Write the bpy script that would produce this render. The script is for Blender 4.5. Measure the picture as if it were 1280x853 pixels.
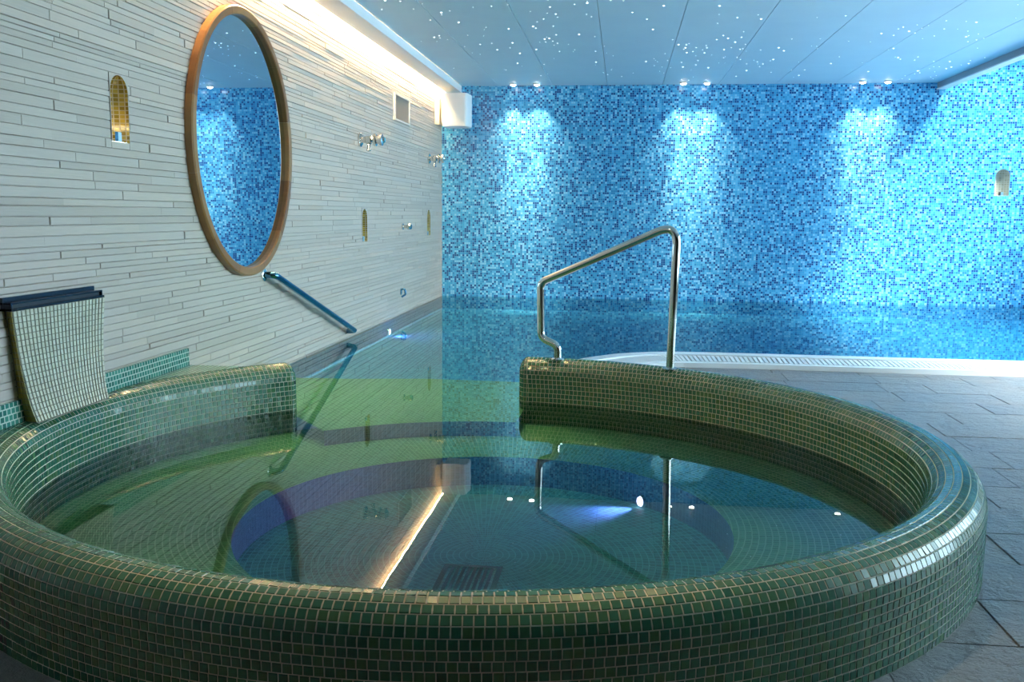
import bpy, bmesh, math, random
from mathutils import Matrix, Vector, noise
random.seed(7)
for o in list(bpy.data.objects): bpy.data.objects.remove(o)
S = bpy.context.scene
C = S.collection
PI = math.pi

# ------------------------------------------------------------------ camera, world, light, exposure
CZ = 1.1026
cd = bpy.data.cameras.new('camera'); cam = bpy.data.objects.new('camera', cd); C.objects.link(cam)
cd.sensor_fit = 'HORIZONTAL'; cd.sensor_width = 36.0; cd.lens = 1156.3 / 1280 * 36.0
cd.clip_start = 0.05; cd.clip_end = 200
cam.matrix_world = Matrix(((0.9929866, -0.0247305, 0.1156117, 0), (0.1178997, 0.1344070, -0.9838874, 0),
                           (0.0087930, 0.9906176, 0.1363801, CZ), (0, 0, 0, 1)))
S.camera = cam
W = bpy.data.worlds.new('overcast_sky'); S.world = W; W.use_nodes = True
wb = W.node_tree.nodes['Background']
wb.inputs[0].default_value = (0.60, 0.86, 1.0, 1); wb.inputs[1].default_value = 11.0
sd = bpy.data.lights.new('hazy_sun', 'SUN'); sun = bpy.data.objects.new('hazy_sun', sd); C.objects.link(sun)
sd.energy = 32.0; sd.angle = math.radians(28); sd.color = (.93, .98, 1)
sun.rotation_euler = Vector((-.50, .55, -.67)).to_track_quat('-Z', 'Y').to_euler()
vs = S.view_settings
vs.view_transform = 'Standard'; vs.look = 'None'; vs.gamma = 1; vs.use_curve_mapping = False
vs.exposure = 0.3
COVE_E = 150.0; SPOT_W = 80.0; STAR_E = 3.0; WARM_W = 90.0

# ------------------------------------------------------------------ key measures (metres)
XL, YB, XR, YF = -2.2744, 11.649, 6.2, -3.0
ZW, ZC, ZR = 0.0526, 2.666, 3.35
ZT, TH = 0.297, 0.1736
H = TH / 2; ZS = ZT - H
PX, PY = -0.5795, 3.5110
def Ri(t):
    return 1.6086 + .02937*math.cos(2*t) - .02227*math.sin(2*t) + .00375*math.cos(3*t) + .00104*math.sin(3*t)
TA, TB = math.radians(87.6), math.radians(-225.3)      # right and left ends of the rim, before the rounded noses
def rimpt(t, w, z=0):
    r = Ri(t) + H + w
    return Vector((PX + r*math.cos(t), PY + r*math.sin(t), z))

# ------------------------------------------------------------------ materials
def mat(name):
    m = bpy.data.materials.new(name); m.use_nodes = True
    nt = m.node_tree; b = nt.nodes['Principled BSDF']
    return m, nt, b
def node(nt, t, **kw):
    n = nt.nodes.new(t)
    for k, v in kw.items():
        if k in n.bl_rna.properties: setattr(n, k, v)
        else: n.inputs[k].default_value = v
    return n
def ramp(nt, fac, stops, const=False):
    n = nt.nodes.new('ShaderNodeValToRGB'); cr = n.color_ramp
    if const: cr.interpolation = 'CONSTANT'
    while len(cr.elements) < len(stops): cr.elements.new(0.5)
    for e, (p, c) in zip(cr.elements, stops): e.position = p; e.color = (*c, 1)
    nt.links.new(fac, n.inputs[0]); return n.outputs[0]
def mth(nt, op, a, b=None, c=None):
    n = nt.nodes.new('ShaderNodeMath'); n.operation = op
    for i, v in enumerate((a, b, c)):
        if v is None: continue
        if isinstance(v, (int, float)): n.inputs[i].default_value = v
        else: nt.links.new(v, n.inputs[i])
    return n.outputs[0]
def vmth(nt, op, a, b=None):
    n = nt.nodes.new('ShaderNodeVectorMath'); n.operation = op
    for i, v in enumerate((a, b)):
        if v is None: continue
        if isinstance(v, tuple): n.inputs[i].default_value = v
        else: nt.links.new(v, n.inputs[i])
    return n.outputs[0]
def mixc(nt, f, a, b):
    n = nt.nodes.new('ShaderNodeMix'); n.data_type = 'RGBA'
    for s, v in ((0, f), (6, a), (7, b)):
        if isinstance(v, (int, float)): n.inputs[s].default_value = v
        elif isinstance(v, tuple): n.inputs[s].default_value = (*v, 1) if len(v) == 3 else v
        else: nt.links.new(v, n.inputs[s])
    return n.outputs[2]
def plain(name, col, rough=.5, metal=0, spec=.5):
    m, nt, b = mat(name)
    b.inputs['Base Color'].default_value = (*col, 1); b.inputs['Roughness'].default_value = rough
    b.inputs['Metallic'].default_value = metal; b.inputs['Specular IOR Level'].default_value = spec
    return m
def grain(name, c1, c2, scale, rough=.5, bump=0., metal=0, stretch=(1, 1, 1), detail=4):
    m, nt, b = mat(name)
    tc = node(nt, 'ShaderNodeTexCoord'); mp = node(nt, 'ShaderNodeMapping'); mp.inputs['Scale'].default_value = stretch
    nt.links.new(tc.outputs['Object'], mp.inputs[0])
    n = node(nt, 'ShaderNodeTexNoise', Scale=scale, Detail=detail); nt.links.new(mp.outputs[0], n.inputs[0])
    nt.links.new(ramp(nt, n.outputs[0], [(.3, c1), (.7, c2)]), b.inputs['Base Color'])
    b.inputs['Roughness'].default_value = rough; b.inputs['Metallic'].default_value = metal
    if bump:
        bp = node(nt, 'ShaderNodeBump', Strength=bump, Distance=.01)
        nt.links.new(n.outputs[0], bp.inputs['Height']); nt.links.new(bp.outputs[0], b.inputs['Normal'])
    return m
def emit(name, col, s):
    m = bpy.data.materials.new(name); m.use_nodes = True; nt = m.node_tree; nt.nodes.clear()
    e = node(nt, 'ShaderNodeEmission'); e.inputs[0].default_value = (*col, 1); e.inputs[1].default_value = s
    o = node(nt, 'ShaderNodeOutputMaterial'); nt.links.new(e.outputs[0], o.inputs[0]); return m
def mosaic(name, size, stops, grout, g=.06, axes=None, rough=.18, half=False):
    """small square tiles too far off to pick apart; axes = None reads UV in metres, else object axes e.g. 'xz'"""
    m, nt, b = mat(name)
    tc = node(nt, 'ShaderNodeTexCoord')
    sp = node(nt, 'ShaderNodeSeparateXYZ'); nt.links.new(tc.outputs['UV' if axes is None else 'Object'], sp.inputs[0])
    ix = {'x': 0, 'y': 1, 'z': 2}
    a = sp.outputs[0 if axes is None else ix[axes[0]]]; c = sp.outputs[1 if axes is None else ix[axes[1]]]
    sx, sy = size if isinstance(size, tuple) else (size, size)
    v = mth(nt, 'DIVIDE', c, sy); fv = mth(nt, 'FLOOR', v)
    u = mth(nt, 'DIVIDE', a, sx)
    if half: u = mth(nt, 'ADD', u, mth(nt, 'FRACT', mth(nt, 'MULTIPLY', fv, .37)))
    fu = mth(nt, 'FLOOR', u)
    cb = node(nt, 'ShaderNodeCombineXYZ'); nt.links.new(fu, cb.inputs[0]); nt.links.new(fv, cb.inputs[1])
    wn = node(nt, 'ShaderNodeTexWhiteNoise', noise_dimensions='2D'); nt.links.new(cb.outputs[0], wn.inputs['Vector'])
    col = ramp(nt, wn.outputs['Value'], stops, True)
    du = mth(nt, 'ABSOLUTE', mth(nt, 'SUBTRACT', mth(nt, 'FRACT', u), .5)); dv = mth(nt, 'ABSOLUTE', mth(nt, 'SUBTRACT', mth(nt, 'FRACT', v), .5))
    gm = mth(nt, 'GREATER_THAN', mth(nt, 'MAXIMUM', du, dv), .5 - g)
    nt.links.new(mixc(nt, gm, col, grout), b.inputs['Base Color'])
    nt.links.new(mth(nt, 'MULTIPLY_ADD', gm, .5, rough), b.inputs['Roughness'])
    return m
M = {}
M['blue'] = mosaic('blue_glass_mosaic', .0255, [(0, (.010, .07, .26)), (.21, (.028, .24, .53)), (.41, (.048, .36, .67)), (.63, (.10, .46, .76)), (.85, (.24, .61, .84))], (.12, .38, .60), .07, 'xz', .22)
M['poolfloor'] = mosaic('teal_pool_mosaic', .03, [(0, (.015, .25, .58)), (.4, (.03, .33, .68)), (.75, (.06, .42, .76))], (.16, .48, .74), .06, 'xy', .6)
M['pooltile'] = mosaic('teal_pool_wall_mosaic', .03, [(0, (.08, .30, .44)), (.4, (.11, .36, .50)), (.75, (.14, .42, .56))], (.25, .48, .58), .06, 'yz', .6)
M['basin'] = mosaic('green_basin_mosaic', .0243, [(0, (.11, .31, .11)), (.4, (.14, .37, .14)), (.75, (.17, .42, .165))], (.42, .60, .32), .09, None, .6)
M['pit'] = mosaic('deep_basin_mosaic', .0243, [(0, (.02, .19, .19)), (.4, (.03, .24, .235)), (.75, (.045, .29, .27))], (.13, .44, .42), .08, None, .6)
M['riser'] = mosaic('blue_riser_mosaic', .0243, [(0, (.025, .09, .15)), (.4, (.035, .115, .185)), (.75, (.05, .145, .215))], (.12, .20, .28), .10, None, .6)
GREENS = [(0, (.020, .112, .066)), (.25, (.026, .128, .074)), (.5, (.032, .142, .080)), (.72, (.042, .148, .072)), (.92, (.058, .152, .060))]
M['ledge'] = mosaic('green_ledge_mosaic', .0243, [(0, (.03, .15, .11)), (.4, (.04, .20, .15)), (.7, (.06, .25, .18))], (.42, .52, .42), .10, None, .2, True)
M['gold'] = mosaic('gold_niche_mosaic', .019, [(0, (.30, .19, .02)), (.4, (.42, .27, .03)), (.75, (.55, .37, .06))], (.6, .5, .38), .09, None, .2)
M['chutegap'] = plain('dark_chute_grout', (.16, .15, .10), .7)
M['sand'] = mosaic('sand_niche_mosaic', .026, [(0, (.44, .40, .30)), (.5, (.52, .48, .38))], (.62, .6, .52), .09, None, .3)
M['grout'] = grain('sand_grout', (.52, .48, .37), (.60, .56, .44), 60, .85)
def tile_mat(name, use_obj):
    m, nt, b = mat(name)
    if use_obj: f = node(nt, 'ShaderNodeObjectInfo').outputs['Random']
    else: f = node(nt, 'ShaderNodeAttribute', attribute_name='rnd').outputs['Fac']
    nt.links.new(ramp(nt, f, GREENS), b.inputs['Base Color'])
    b.inputs['Roughness'].default_value = .26; b.inputs['Coat Weight'].default_value = .25; b.inputs['Coat Roughness'].default_value = .10
    return m
M['tile'] = tile_mat('green_glazed_tile', False); M['tile_o'] = tile_mat('green_glazed_tile_single', True)
def stone_mat(name, use_obj):
    m, nt, b = mat(name)
    f = node(nt, 'ShaderNodeObjectInfo').outputs['Random'] if use_obj else node(nt, 'ShaderNodeAttribute', attribute_name='rnd').outputs['Fac']
    base = ramp(nt, f, [(0, (.51, .42, .34)), (.35, (.56, .465, .385)), (.7, (.60, .505, .425)), (.92, (.64, .515, .41)), (1, (.55, .48, .43))])
    geo = node(nt, 'ShaderNodeNewGeometry'); mp = node(nt, 'ShaderNodeMapping'); mp.inputs['Scale'].default_value = (1, 1.2, 22)
    nt.links.new(geo.outputs['Position'], mp.inputs[0])
    n = node(nt, 'ShaderNodeTexNoise', Scale=7, Detail=6); nt.links.new(mp.outputs[0], n.inputs[0])
    nt.links.new(mixc(nt, n.outputs[0], base, (.44, .41, .38)), b.inputs['Base Color'])
    nt.links.new(mixc(nt, mth(nt, 'MULTIPLY', n.outputs[0], .55), base, (.40, .37, .34)), b.inputs['Base Color'])
    b.inputs['Roughness'].default_value = .6
    bp = node(nt, 'ShaderNodeBump', Strength=.25, Distance=.004); nt.links.new(n.outputs[0], bp.inputs['Height']); nt.links.new(bp.outputs[0], b.inputs['Normal'])
    return m
M['stone'] = stone_mat('travertine_strip', False); M['stone_o'] = stone_mat('travertine_strip_single', True)
M['stonegap'] = plain('strip_joint_mortar', (.45, .40, .35), .9)  # mortar in the joints between the stone strips
def slate_mat():
    m, nt, b = mat('split_slate')
    rnd = node(nt, 'ShaderNodeObjectInfo').outputs['Random']
    geo = node(nt, 'ShaderNodeNewGeometry')
    n1 = node(nt, 'ShaderNodeTexNoise', Scale=2.2, Detail=5); n2 = node(nt, 'ShaderNodeTexNoise', Scale=55, Detail=8, Roughness=.65)
    n3 = node(nt, 'ShaderNodeTexNoise', Scale=14, Detail=5)
    for n in (n1, n2, n3): nt.links.new(geo.outputs['Position'], n.inputs[0])
    base = ramp(nt, rnd, [(0, (.24, .25, .27)), (.5, (.29, .295, .305)), (1, (.34, .32, .30))])
    rust = ramp(nt, n1.outputs[0], [(.48, (0, 0, 0)), (.72, (.55, .55, .55))])
    c = mixc(nt, rust, base, (.36, .29, .235))
    c = mixc(nt, mth(nt, 'MULTIPLY', n2.outputs[0], .5), c, (.12, .125, .14))
    nt.links.new(c, b.inputs['Base Color'])
    b.inputs['Roughness'].default_value = .36
    h = mth(nt, 'ADD', n2.outputs[0], mth(nt, 'MULTIPLY', n3.outputs[0], 1.5))
    bp = node(nt, 'ShaderNodeBump', Strength=1.0, Distance=.02); nt.links.new(h, bp.inputs['Height']); nt.links.new(bp.outputs[0], b.inputs['Normal'])
    return m
M['slate'] = slate_mat()
M['joint'] = grain('dark_floor_joint', (.06, .06, .062), (.10, .10, .10), 30, .9)
M['ceil'] = grain('pale_ceiling_board', (.54, .68, .78), (.57, .71, .80), 3, .55)
M['ceilgap'] = plain('ceiling_gap', (.2, .23, .25), .9)
M['white'] = plain('white_paint', (.78, .78, .77), .5)
M['pelmet'] = plain('pelmet_paint', (.74, .76, .78), .5)
M['fascia'] = plain('grey_fascia', (.33, .40, .46), .5)
M['wallpaint'] = plain('back_room_plaster', (.13, .105, .08), .8)
M['chrome'] = plain('polished_steel', (.72, .70, .66), .09, 1)
M['darksteel'] = plain('dark_brushed_steel', (.012, .018, .03), .25, .5)
M['black'] = plain('black_slot', (.01, .012, .016), .4)
M['mirror'] = plain('silvered_mirror', (.62, .74, .82), .012, 1)
M['coping'] = plain('white_pool_ceramic', (.84, .85, .86), .3)
M['channel'] = plain('overflow_channel', (.30, .34, .38), .6)
M['grille'] = plain('grille_metal', (.34, .29, .24), .5, .3)
M['grilledark'] = plain('grille_shadow', (.08, .07, .06), .8)
M['gframe'] = plain('grille_frame', (.62, .58, .53), .6)
M['cabinet'] = plain('white_cabinet_plastic', (.80, .82, .83), .45)
M['bluereflect'] = plain('steel_blue_reflection', (.10, .25, .38), .12, 1)  # chrome with a blue reflection put into its base colour
M['frame_alu'] = plain('grey_window_aluminium', (.3, .31, .32), .4, .6)
def wood():
    m, nt, b = mat('oiled_teak')
    tc = node(nt, 'ShaderNodeTexCoord'); mp = node(nt, 'ShaderNodeMapping'); mp.inputs['Scale'].default_value = (3, 1, 60)
    nt.links.new(tc.outputs['UV'], mp.inputs[0])
    n = node(nt, 'ShaderNodeTexNoise', Scale=3, Detail=5); nt.links.new(mp.outputs[0], n.inputs[0])
    r = node(nt, 'ShaderNodeObjectInfo').outputs['Random']
    base = ramp(nt, r, [(0, (.27, .115, .035)), (.5, (.36, .165, .05)), (1, (.46, .23, .075))])
    nt.links.new(mixc(nt, mth(nt, 'MULTIPLY', n.outputs[0], .5), base, (.10, .04, .014)), b.inputs['Base Color'])
    b.inputs['Roughness'].default_value = .3; return m
M['wood'] = wood()
def thin_glass(name, tint, ior, bump=0):
    m = bpy.data.materials.new(name); m.use_nodes = True; nt = m.node_tree; nt.nodes.clear()
    t = node(nt, 'ShaderNodeBsdfTransparent'); t.inputs[0].default_value = (*tint, 1)
    g = node(nt, 'ShaderNodeBsdfGlossy'); g.inputs['Roughness'].default_value = 0.0
    f = node(nt, 'ShaderNodeFresnel', IOR=ior); mx = node(nt, 'ShaderNodeMixShader'); o = node(nt, 'ShaderNodeOutputMaterial')
    if bump:
        geo = node(nt, 'ShaderNodeNewGeometry'); n = node(nt, 'ShaderNodeTexNoise', Scale=5, Detail=2)
        nt.links.new(geo.outputs['Position'], n.inputs[0])
        bp = node(nt, 'ShaderNodeBump', Strength=bump, Distance=.01); nt.links.new(n.outputs[0], bp.inputs['Height'])
        nt.links.new(bp.outputs[0], g.inputs['Normal']); nt.links.new(bp.outputs[0], f.inputs['Normal'])
    nt.links.new(f.outputs[0], mx.inputs[0]); nt.links.new(t.outputs[0], mx.inputs[1]); nt.links.new(g.outputs[0], mx.inputs[2])
    nt.links.new(mx.outputs[0], o.inputs[0]); return m
M['water'] = thin_glass('still_clear_water', (.56, .81, .76), 1.55, .012)
M['glass'] = thin_glass('window_glass', (.95, .98, .98), 1.45)
M['cove'] = emit('warm_led_diffuser', (1, .70, .36), COVE_E)
M['lens'] = emit('spot_lens', (1, .93, .85), 30)
M['wlens'] = emit('warm_lens', (1, .78, .45), 12)
M['star'] = emit('fibre_star', (.85, .95, 1), STAR_E)
M['ulens'] = emit('pool_lamp_lens', (.75, .72, 1), 10)
M['ulens2'] = emit('violet_lamp_lens', (.9, .62, 1), 6)
M['nlens'] = emit('niche_lamp_lens', (.35, .75, 1), .8)

# ------------------------------------------------------------------ geometry helpers
def link(name, me, parent=None, m=None):
    o = bpy.data.objects.new(name, me); C.objects.link(o)
    if parent: o.parent = parent
    if m and me is not None and not me.materials: me.materials.append(M[m])
    return o
def mesh(name, vs_, fs, m=None, parent=None, smooth=False, uv=None, rnd=None):
    me = bpy.data.meshes.new(name); me.from_pydata([tuple(v) for v in vs_], [], fs); 
    if smooth: me.polygons.foreach_set('use_smooth', [True]*len(me.polygons))
    if uv:
        l = me.uv_layers.new(name='UVMap')
        for i, lp in enumerate(me.loops): l.data[i].uv = uv[lp.vertex_index]
    if rnd:
        a = me.attributes.new('rnd', 'FLOAT', 'FACE'); a.data.foreach_set('value', rnd)
    me.update(); return link(name, me, parent, m)
class MB:
    def __init__(s): s.v = []; s.f = []
    def add(s, vs_, fs):
        n = len(s.v); s.v += [Vector(v) for v in vs_]; s.f += [tuple(i+n for i in f) for f in fs]; return s
    def box(s, a, b):
        (x0, y0, z0), (x1, y1, z1) = a, b
        return s.add([(x0,y0,z0),(x1,y0,z0),(x1,y1,z0),(x0,y1,z0),(x0,y0,z1),(x1,y0,z1),(x1,y1,z1),(x0,y1,z1)],
                     [(0,3,2,1),(4,5,6,7),(0,1,5,4),(1,2,6,5),(2,3,7,6),(3,0,4,7)])
    def lathe(s, prof, o, ax, n=24):
        """prof: (radius, distance along ax) list; ax = unit Vector"""
        ax = Vector(ax).normalized(); o = Vector(o)
        e1 = ax.orthogonal().normalized(); e2 = ax.cross(e1); k = len(s.v)
        for r, d in prof:
            for i in range(n):
                a = 2*PI*i/n; s.v.append(o + ax*d + (e1*math.cos(a)+e2*math.sin(a))*r)
        for j in range(len(prof)-1):
            for i in range(n):
                i2 = (i+1) % n; s.f.append((k+j*n+i, k+j*n+i2, k+(j+1)*n+i2, k+(j+1)*n+i))
        s.f.append(tuple(k+i for i in reversed(range(n)))); s.f.append(tuple(k+(len(prof)-1)*n+i for i in range(n)))
        return s
    def tube(s, pts, r, n=16):
        pts = [Vector(p) for p in pts]; k = len(s.v); up = None
        for j, p in enumerate(pts):
            t = ((pts[min(j+1, len(pts)-1)] - pts[max(j-1, 0)])).normalized()
            if up is None: up = t.orthogonal().normalized()
            up = (up - t*up.dot(t)).normalized(); sd = t.cross(up)
            for i in range(n):
                a = 2*PI*i/n; s.v.append(p + (up*math.cos(a) + sd*math.sin(a))*r)
        for j in range(len(pts)-1):
            for i in range(n):
                i2 = (i+1) % n; s.f.append((k+j*n+i, k+j*n+i2, k+(j+1)*n+i2, k+(j+1)*n+i))
        s.f.append(tuple(k+i for i in reversed(range(n)))); s.f.append(tuple(k+(len(pts)-1)*n+i for i in range(n)))
        return s
    def build(s, name, m, parent=None, smooth=False, bevel=0):
        o = mesh(name, s.v, s.f, m, parent)
        if bevel:
            bm = bmesh.new(); bm.from_mesh(o.data)
            bmesh.ops.bevel(bm, geom=bm.edges[:], offset=bevel, segments=2, affect='EDGES', profile=.6); bm.to_mesh(o.data); bm.free()
        if smooth: smooth_angle(o)
        return o
def smooth_angle(o, ang=40):
    me = o.data; me.polygons.foreach_set('use_smooth', [True]*len(me.polygons))
    bm = bmesh.new(); bm.from_mesh(me)
    for e in bm.edges:
        e.smooth = not (len(e.link_faces) == 2 and e.calc_face_angle(0) > math.radians(ang))
    bm.to_mesh(me); bm.free()
def fillet(pts, rad, n=7):
    pts = [Vector(p) for p in pts]; out = [pts[0]]
    for i in range(1, len(pts)-1):
        a, b, c = pts[i-1], pts[i], pts[i+1]
        r = rad[i-1] if isinstance(rad, (list, tuple)) else rad
        d1 = (a-b).normalized(); d2 = (c-b).normalized(); ang = d1.angle(d2)
        L = min(r/math.tan(ang/2), (a-b).length*.48, (c-b).length*.48)
        p, q_ = b+d1*L, b+d2*L
        for k in range(n+1):
            t = k/n; out.append(p*(1-t)**2 + b*2*t*(1-t) + q_*t*t)
    out.append(pts[-1]); return out
def tag(o, label, cat, group=None, kind=None):
    o['label'] = label; o['category'] = cat
    if group: o['group'] = group
    if kind: o['kind'] = kind
    return o
def struct(o, label=None):
    o['kind'] = 'structure'
    if label: o['label'] = label
    return o
def empty(name, loc=(0, 0, 0)):
    o = bpy.data.objects.new(name, None); o.empty_display_size = .1; C.objects.link(o); o.location = loc; return o
def under(o, root):
    """parent while keeping mesh coordinates written in world space"""
    o.parent = root; o.matrix_parent_inverse = Matrix.Translation(-Vector(root.location)); return o
def sub(o, part):
    o.parent = part; return o
def ngon(name, pts, z, m, parent=None):
    me = bpy.data.meshes.new(name); bm = bmesh.new()
    f = bm.faces.new([bm.verts.new((p[0], p[1], z)) for p in pts]); bm.normal_update()
    if f.normal.z < 0: f.normal_flip()
    bmesh.ops.triangulate(bm, faces=bm.faces[:], ngon_method='EAR_CLIP'); bm.to_mesh(me); bm.free()
    return link(name, me, parent, m)
def holed(axis, pos, u0, u1, v0, v1, holes):
    """quads of a wall at axis=pos spanning u,v, leaving rectangular holes out"""
    us = sorted({u0, u1, *[h[0] for h in holes], *[h[1] for h in holes]}); vv = sorted({v0, v1, *[h[2] for h in holes], *[h[3] for h in holes]})
    mb = MB()
    for a, b in zip(us, us[1:]):
        for c, d in zip(vv, vv[1:]):
            mu, mv = (a+b)/2, (c+d)/2
            if any(h[0] < mu < h[1] and h[2] < mv < h[3] for h in holes): continue
            if axis == 'x': mb.add([(pos,a,c),(pos,b,c),(pos,b,d),(pos,a,d)], [(0,1,2,3)])
            else: mb.add([(a,pos,c),(b,pos,c),(b,pos,d),(a,pos,d)], [(3,2,1,0)])
    return mb

# ------------------------------------------------------------------ pool outline
EDGE = [(6.2, 7.15), (3.0, 7.15), (2.0, 7.155), (1.13, 7.175), (.75, 7.18), (.43, 7.165), (.25, 7.125), (.09, 7.055), (-.05, 6.955), (-.17, 6.83), (-.26, 6.72), (-.33, 6.60), (-.39, 6.42), (-.43, 6.2), (-.45, 5.95), (-.455, 5.6), (-.455, 5.15)]
RIMC = [rimpt(TA + (TB-TA)*i/160, 0) for i in range(161)]          # centre line of the rim, right end round the front to the left end
# ------------------------------------------------------------------ walls
NH = {  # niches: centre along wall, bottom, width, height
    'a': (4.055, 1.410, .155, .300), 'b': (8.07, .846, .165, .290), 'c': (10.83, .843, .175, .300)}
holesL = [(c-w/2, c+w/2, z, z+h) for c, z, w, h in NH.values()]
NB = (4.428, 1.362, .172, .315)
wl = struct(holed('x', XL-.009, YF, YB, -1.2, ZR, holesL).build('wall_left', 'stonegap'), 'pale strip stone wall beside the whirlpool')
wbk = struct(holed('y', YB, XL-.022, XR, -1.2, ZR, [(NB[0]-NB[2]/2, NB[0]+NB[2]/2, NB[1], NB[1]+NB[3])]).build('wall_back', 'blue'), 'blue mosaic wall behind the pool')
wfr = struct(MB().add([(XL-.022, YF, -.05), (XR, YF, -.05), (XR, YF, ZR), (XL-.022, YF, ZR)], [(0, 1, 2, 3)]).build('wall_front', 'wallpaint'))
# stone strips: courses of differing height, staggered lengths
strips = []; z = ZW-.02
while z < ZC:
    h = random.choice((.021, .026, .031, .036, .042)); h = min(h, ZC-z)
    y = .6 - random.random()*.6
    while y < YB:
        L = random.choice((.32, .45, .6, .75, .95, 1.2))*random.uniform(.85, 1.15)
        y0, y1 = max(y, .6), min(y+L, YB); y += L
        if y1-y0 < .03: continue
        segs = [(y0, y1)]
        for hy0, hy1, hz0, hz1 in holesL:
            a_, b_ = max(y0, hy0), min(y1, hy1)
            if b_-a_ > .004:
                if z < hz1 < z+h-.004: strips.append((a_, b_, hz1, z+h, .001, random.random()))
                if z+.004 < hz0 < z+h: strips.append((a_, b_, z, hz0, .001, random.random()))
            if z+h > hz0 and z < hz1:
                ns = []
                for a, b in segs:
                    if b <= hy0 or a >= hy1: ns.append((a, b)); continue
                    if a < hy0: ns.append((a, hy0))
                    if b > hy1: ns.append((hy1, b))
                segs = ns
        for a, b in segs:
            if b-a > .004: strips.append((a, b, z, z+h, random.choice((0, 0, .001, .002, .003, .0045)), random.random()))
    z += h
FP = [(0,1,2,3), (0,4,5,1), (1,5,6,2), (2,6,7,3), (3,7,4,0)]
def strip_verts(y0, y1, z0, z1, p):
    g = .0006; x = XL - .004 + p
    e = .0022; top = [(x, y0+g+e, z0+g+e), (x, y1-g-e, z0+g+e), (x, y1-g-e, z1-g-e), (x, y0+g+e, z1-g-e)]
    bas = [(XL-.010, y0+g, z0+g), (XL-.010, y1-g, z0+g), (XL-.010, y1-g, z1-g), (XL-.010, y0+g, z1-g)]
    return top + bas
def near_key(s):
    return math.dist((XL, max(3.0, (s[0]+s[1])/2), (s[2]+s[3])/2), (0, 0, CZ)) / math.sqrt(max(1e-4, (s[3]-s[2])*min(s[1]-s[0], 1.0)))
vis = [s for s in strips if s[1] > 2.95 and s[2] > .38]
vis.sort(key=near_key); single = set(id(s) for s in vis[:300])
SV = [];SF = [];SR = []
for s in strips:
    v = strip_verts(*s[:5])
    if id(s) in single:
        o = mesh('stone_strip', v, FP, 'stone_o', wl)
    else:
        n = len(SV); SV += v; SF += [tuple(i+n for i in f) for f in FP]; SR += [s[5]]*5
o = mesh('stone_cladding', SV, SF, 'stone', wl, rnd=SR); o['kind'] = 'stuff'

# right side: window wall and skylight over the side bay
wr = MB(); ys = [2.6, 4.7, 6.8, 8.9, 11.0]
wr.add([(XR, YF, -.05), (XR, 2.6, -.05), (XR, 2.6, ZR), (XR, YF, ZR)], [(3,2,1,0)])
wr.add([(XR, 11.0, -1.2), (XR, YB, -1.2), (XR, YB, ZR), (XR, 11.0, ZR)], [(3,2,1,0)])
wr.add([(XR, 2.6, -1.2), (XR, 11.0, -1.2), (XR, 11.0, .35), (XR, 2.6, .35)], [(3,2,1,0)])
wr.add([(XR, 2.6, 2.9), (XR, 11.0, 2.9), (XR, 11.0, ZR), (XR, 2.6, ZR)], [(3,2,1,0)])
struct(wr.build('wall_right', 'wallpaint'))
for i, (a, b) in enumerate(zip(ys, ys[1:])):
    w = struct(MB().box((XR-.03, a, .35), (XR+.05, a+.06, 2.9)).box((XR-.03, b-.06, .35), (XR+.05, b, 2.9)).box((XR-.03, a+.06, .35), (XR+.05, b-.06, .42)).box((XR-.03, a+.06, 2.83), (XR+.05, b-.06, 2.9)).build('window_%d' % (i+1), 'frame_alu'))
    mesh('pane', [(XR, a+.06, .42), (XR, b-.06, .42), (XR, b-.06, 2.83), (XR, a+.06, 2.83)], [(0, 1, 2, 3)], 'glass', w)

# ------------------------------------------------------------------ ceiling
PB = [-2.02, -1.56, -.895, -.228, .437, 1.105, 1.772, 2.44, 3.108, 3.62]
ce = struct(MB().add([(XL-.022, YF, ZC+.03), (3.7, YF, ZC+.03), (3.7, YB, ZC+.03), (XL-.022, YB, ZC+.03)], [(3,2,1,0)]).build('ceiling', 'ceilgap'), 'pale ceiling boards dotted with star lights')
for a, b in zip(PB, PB[1:]):
    MB().box((a+.003, YF, ZC), (b-.003, YB-.002, ZC+.02)).build('ceiling_panel', 'ceil', ce)
SKY = [(3.78, 6.15, a, a+2.14) for a in (2.62, 4.84, 7.06, 9.28)]
rc = MB(); us = [3.7, 3.78, 6.15, XR]; vv = sorted({YF, YB, *[s[2] for s in SKY], *[s[3] for s in SKY]})
for a, b in zip(us, us[1:]):
    for c, d in zip(vv, vv[1:]):
        if any(s[0] < (a+b)/2 < s[1] and s[2] < (c+d)/2 < s[3] for s in SKY): continue
        rc.add([(a,c,ZR),(b,c,ZR),(b,d,ZR),(a,d,ZR)], [(3,2,1,0)])
side_ceiling = struct(rc.build('ceiling_side_bay', 'white'))
for i, s in enumerate(SKY):
    w = struct(MB().box((s[0], s[2], ZR), (s[0]+.05, s[3], ZR+.12)).box((s[1]-.05, s[2], ZR), (s[1], s[3], ZR+.12)).box((s[0]+.05, s[2], ZR), (s[1]-.05, s[2]+.05, ZR+.12)).box((s[0]+.05, s[3]-.05, ZR), (s[1]-.05, s[3], ZR+.12)).build('window_%d' % (5+i), 'frame_alu'))
    mesh('pane', [(s[0]+.05, s[2]+.05, ZR+.1), (s[1]-.05, s[2]+.05, ZR+.1), (s[1]-.05, s[3]-.05, ZR+.1), (s[0]+.05, s[3]-.05, ZR+.1)], [(0, 1, 2, 3)], 'glass', w)
struct(MB().box((3.62, YF, 2.602), (3.705, YB-.002, ZR)).build('trim_1', 'fascia'), 'grey downstand edge where the ceiling stops')
fb_ = MB().box((3.612, YF, 2.590), (3.715, YB-.002, 2.602)).build('edge_strip', 'white', bpy.data.objects['trim_1'])
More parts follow.
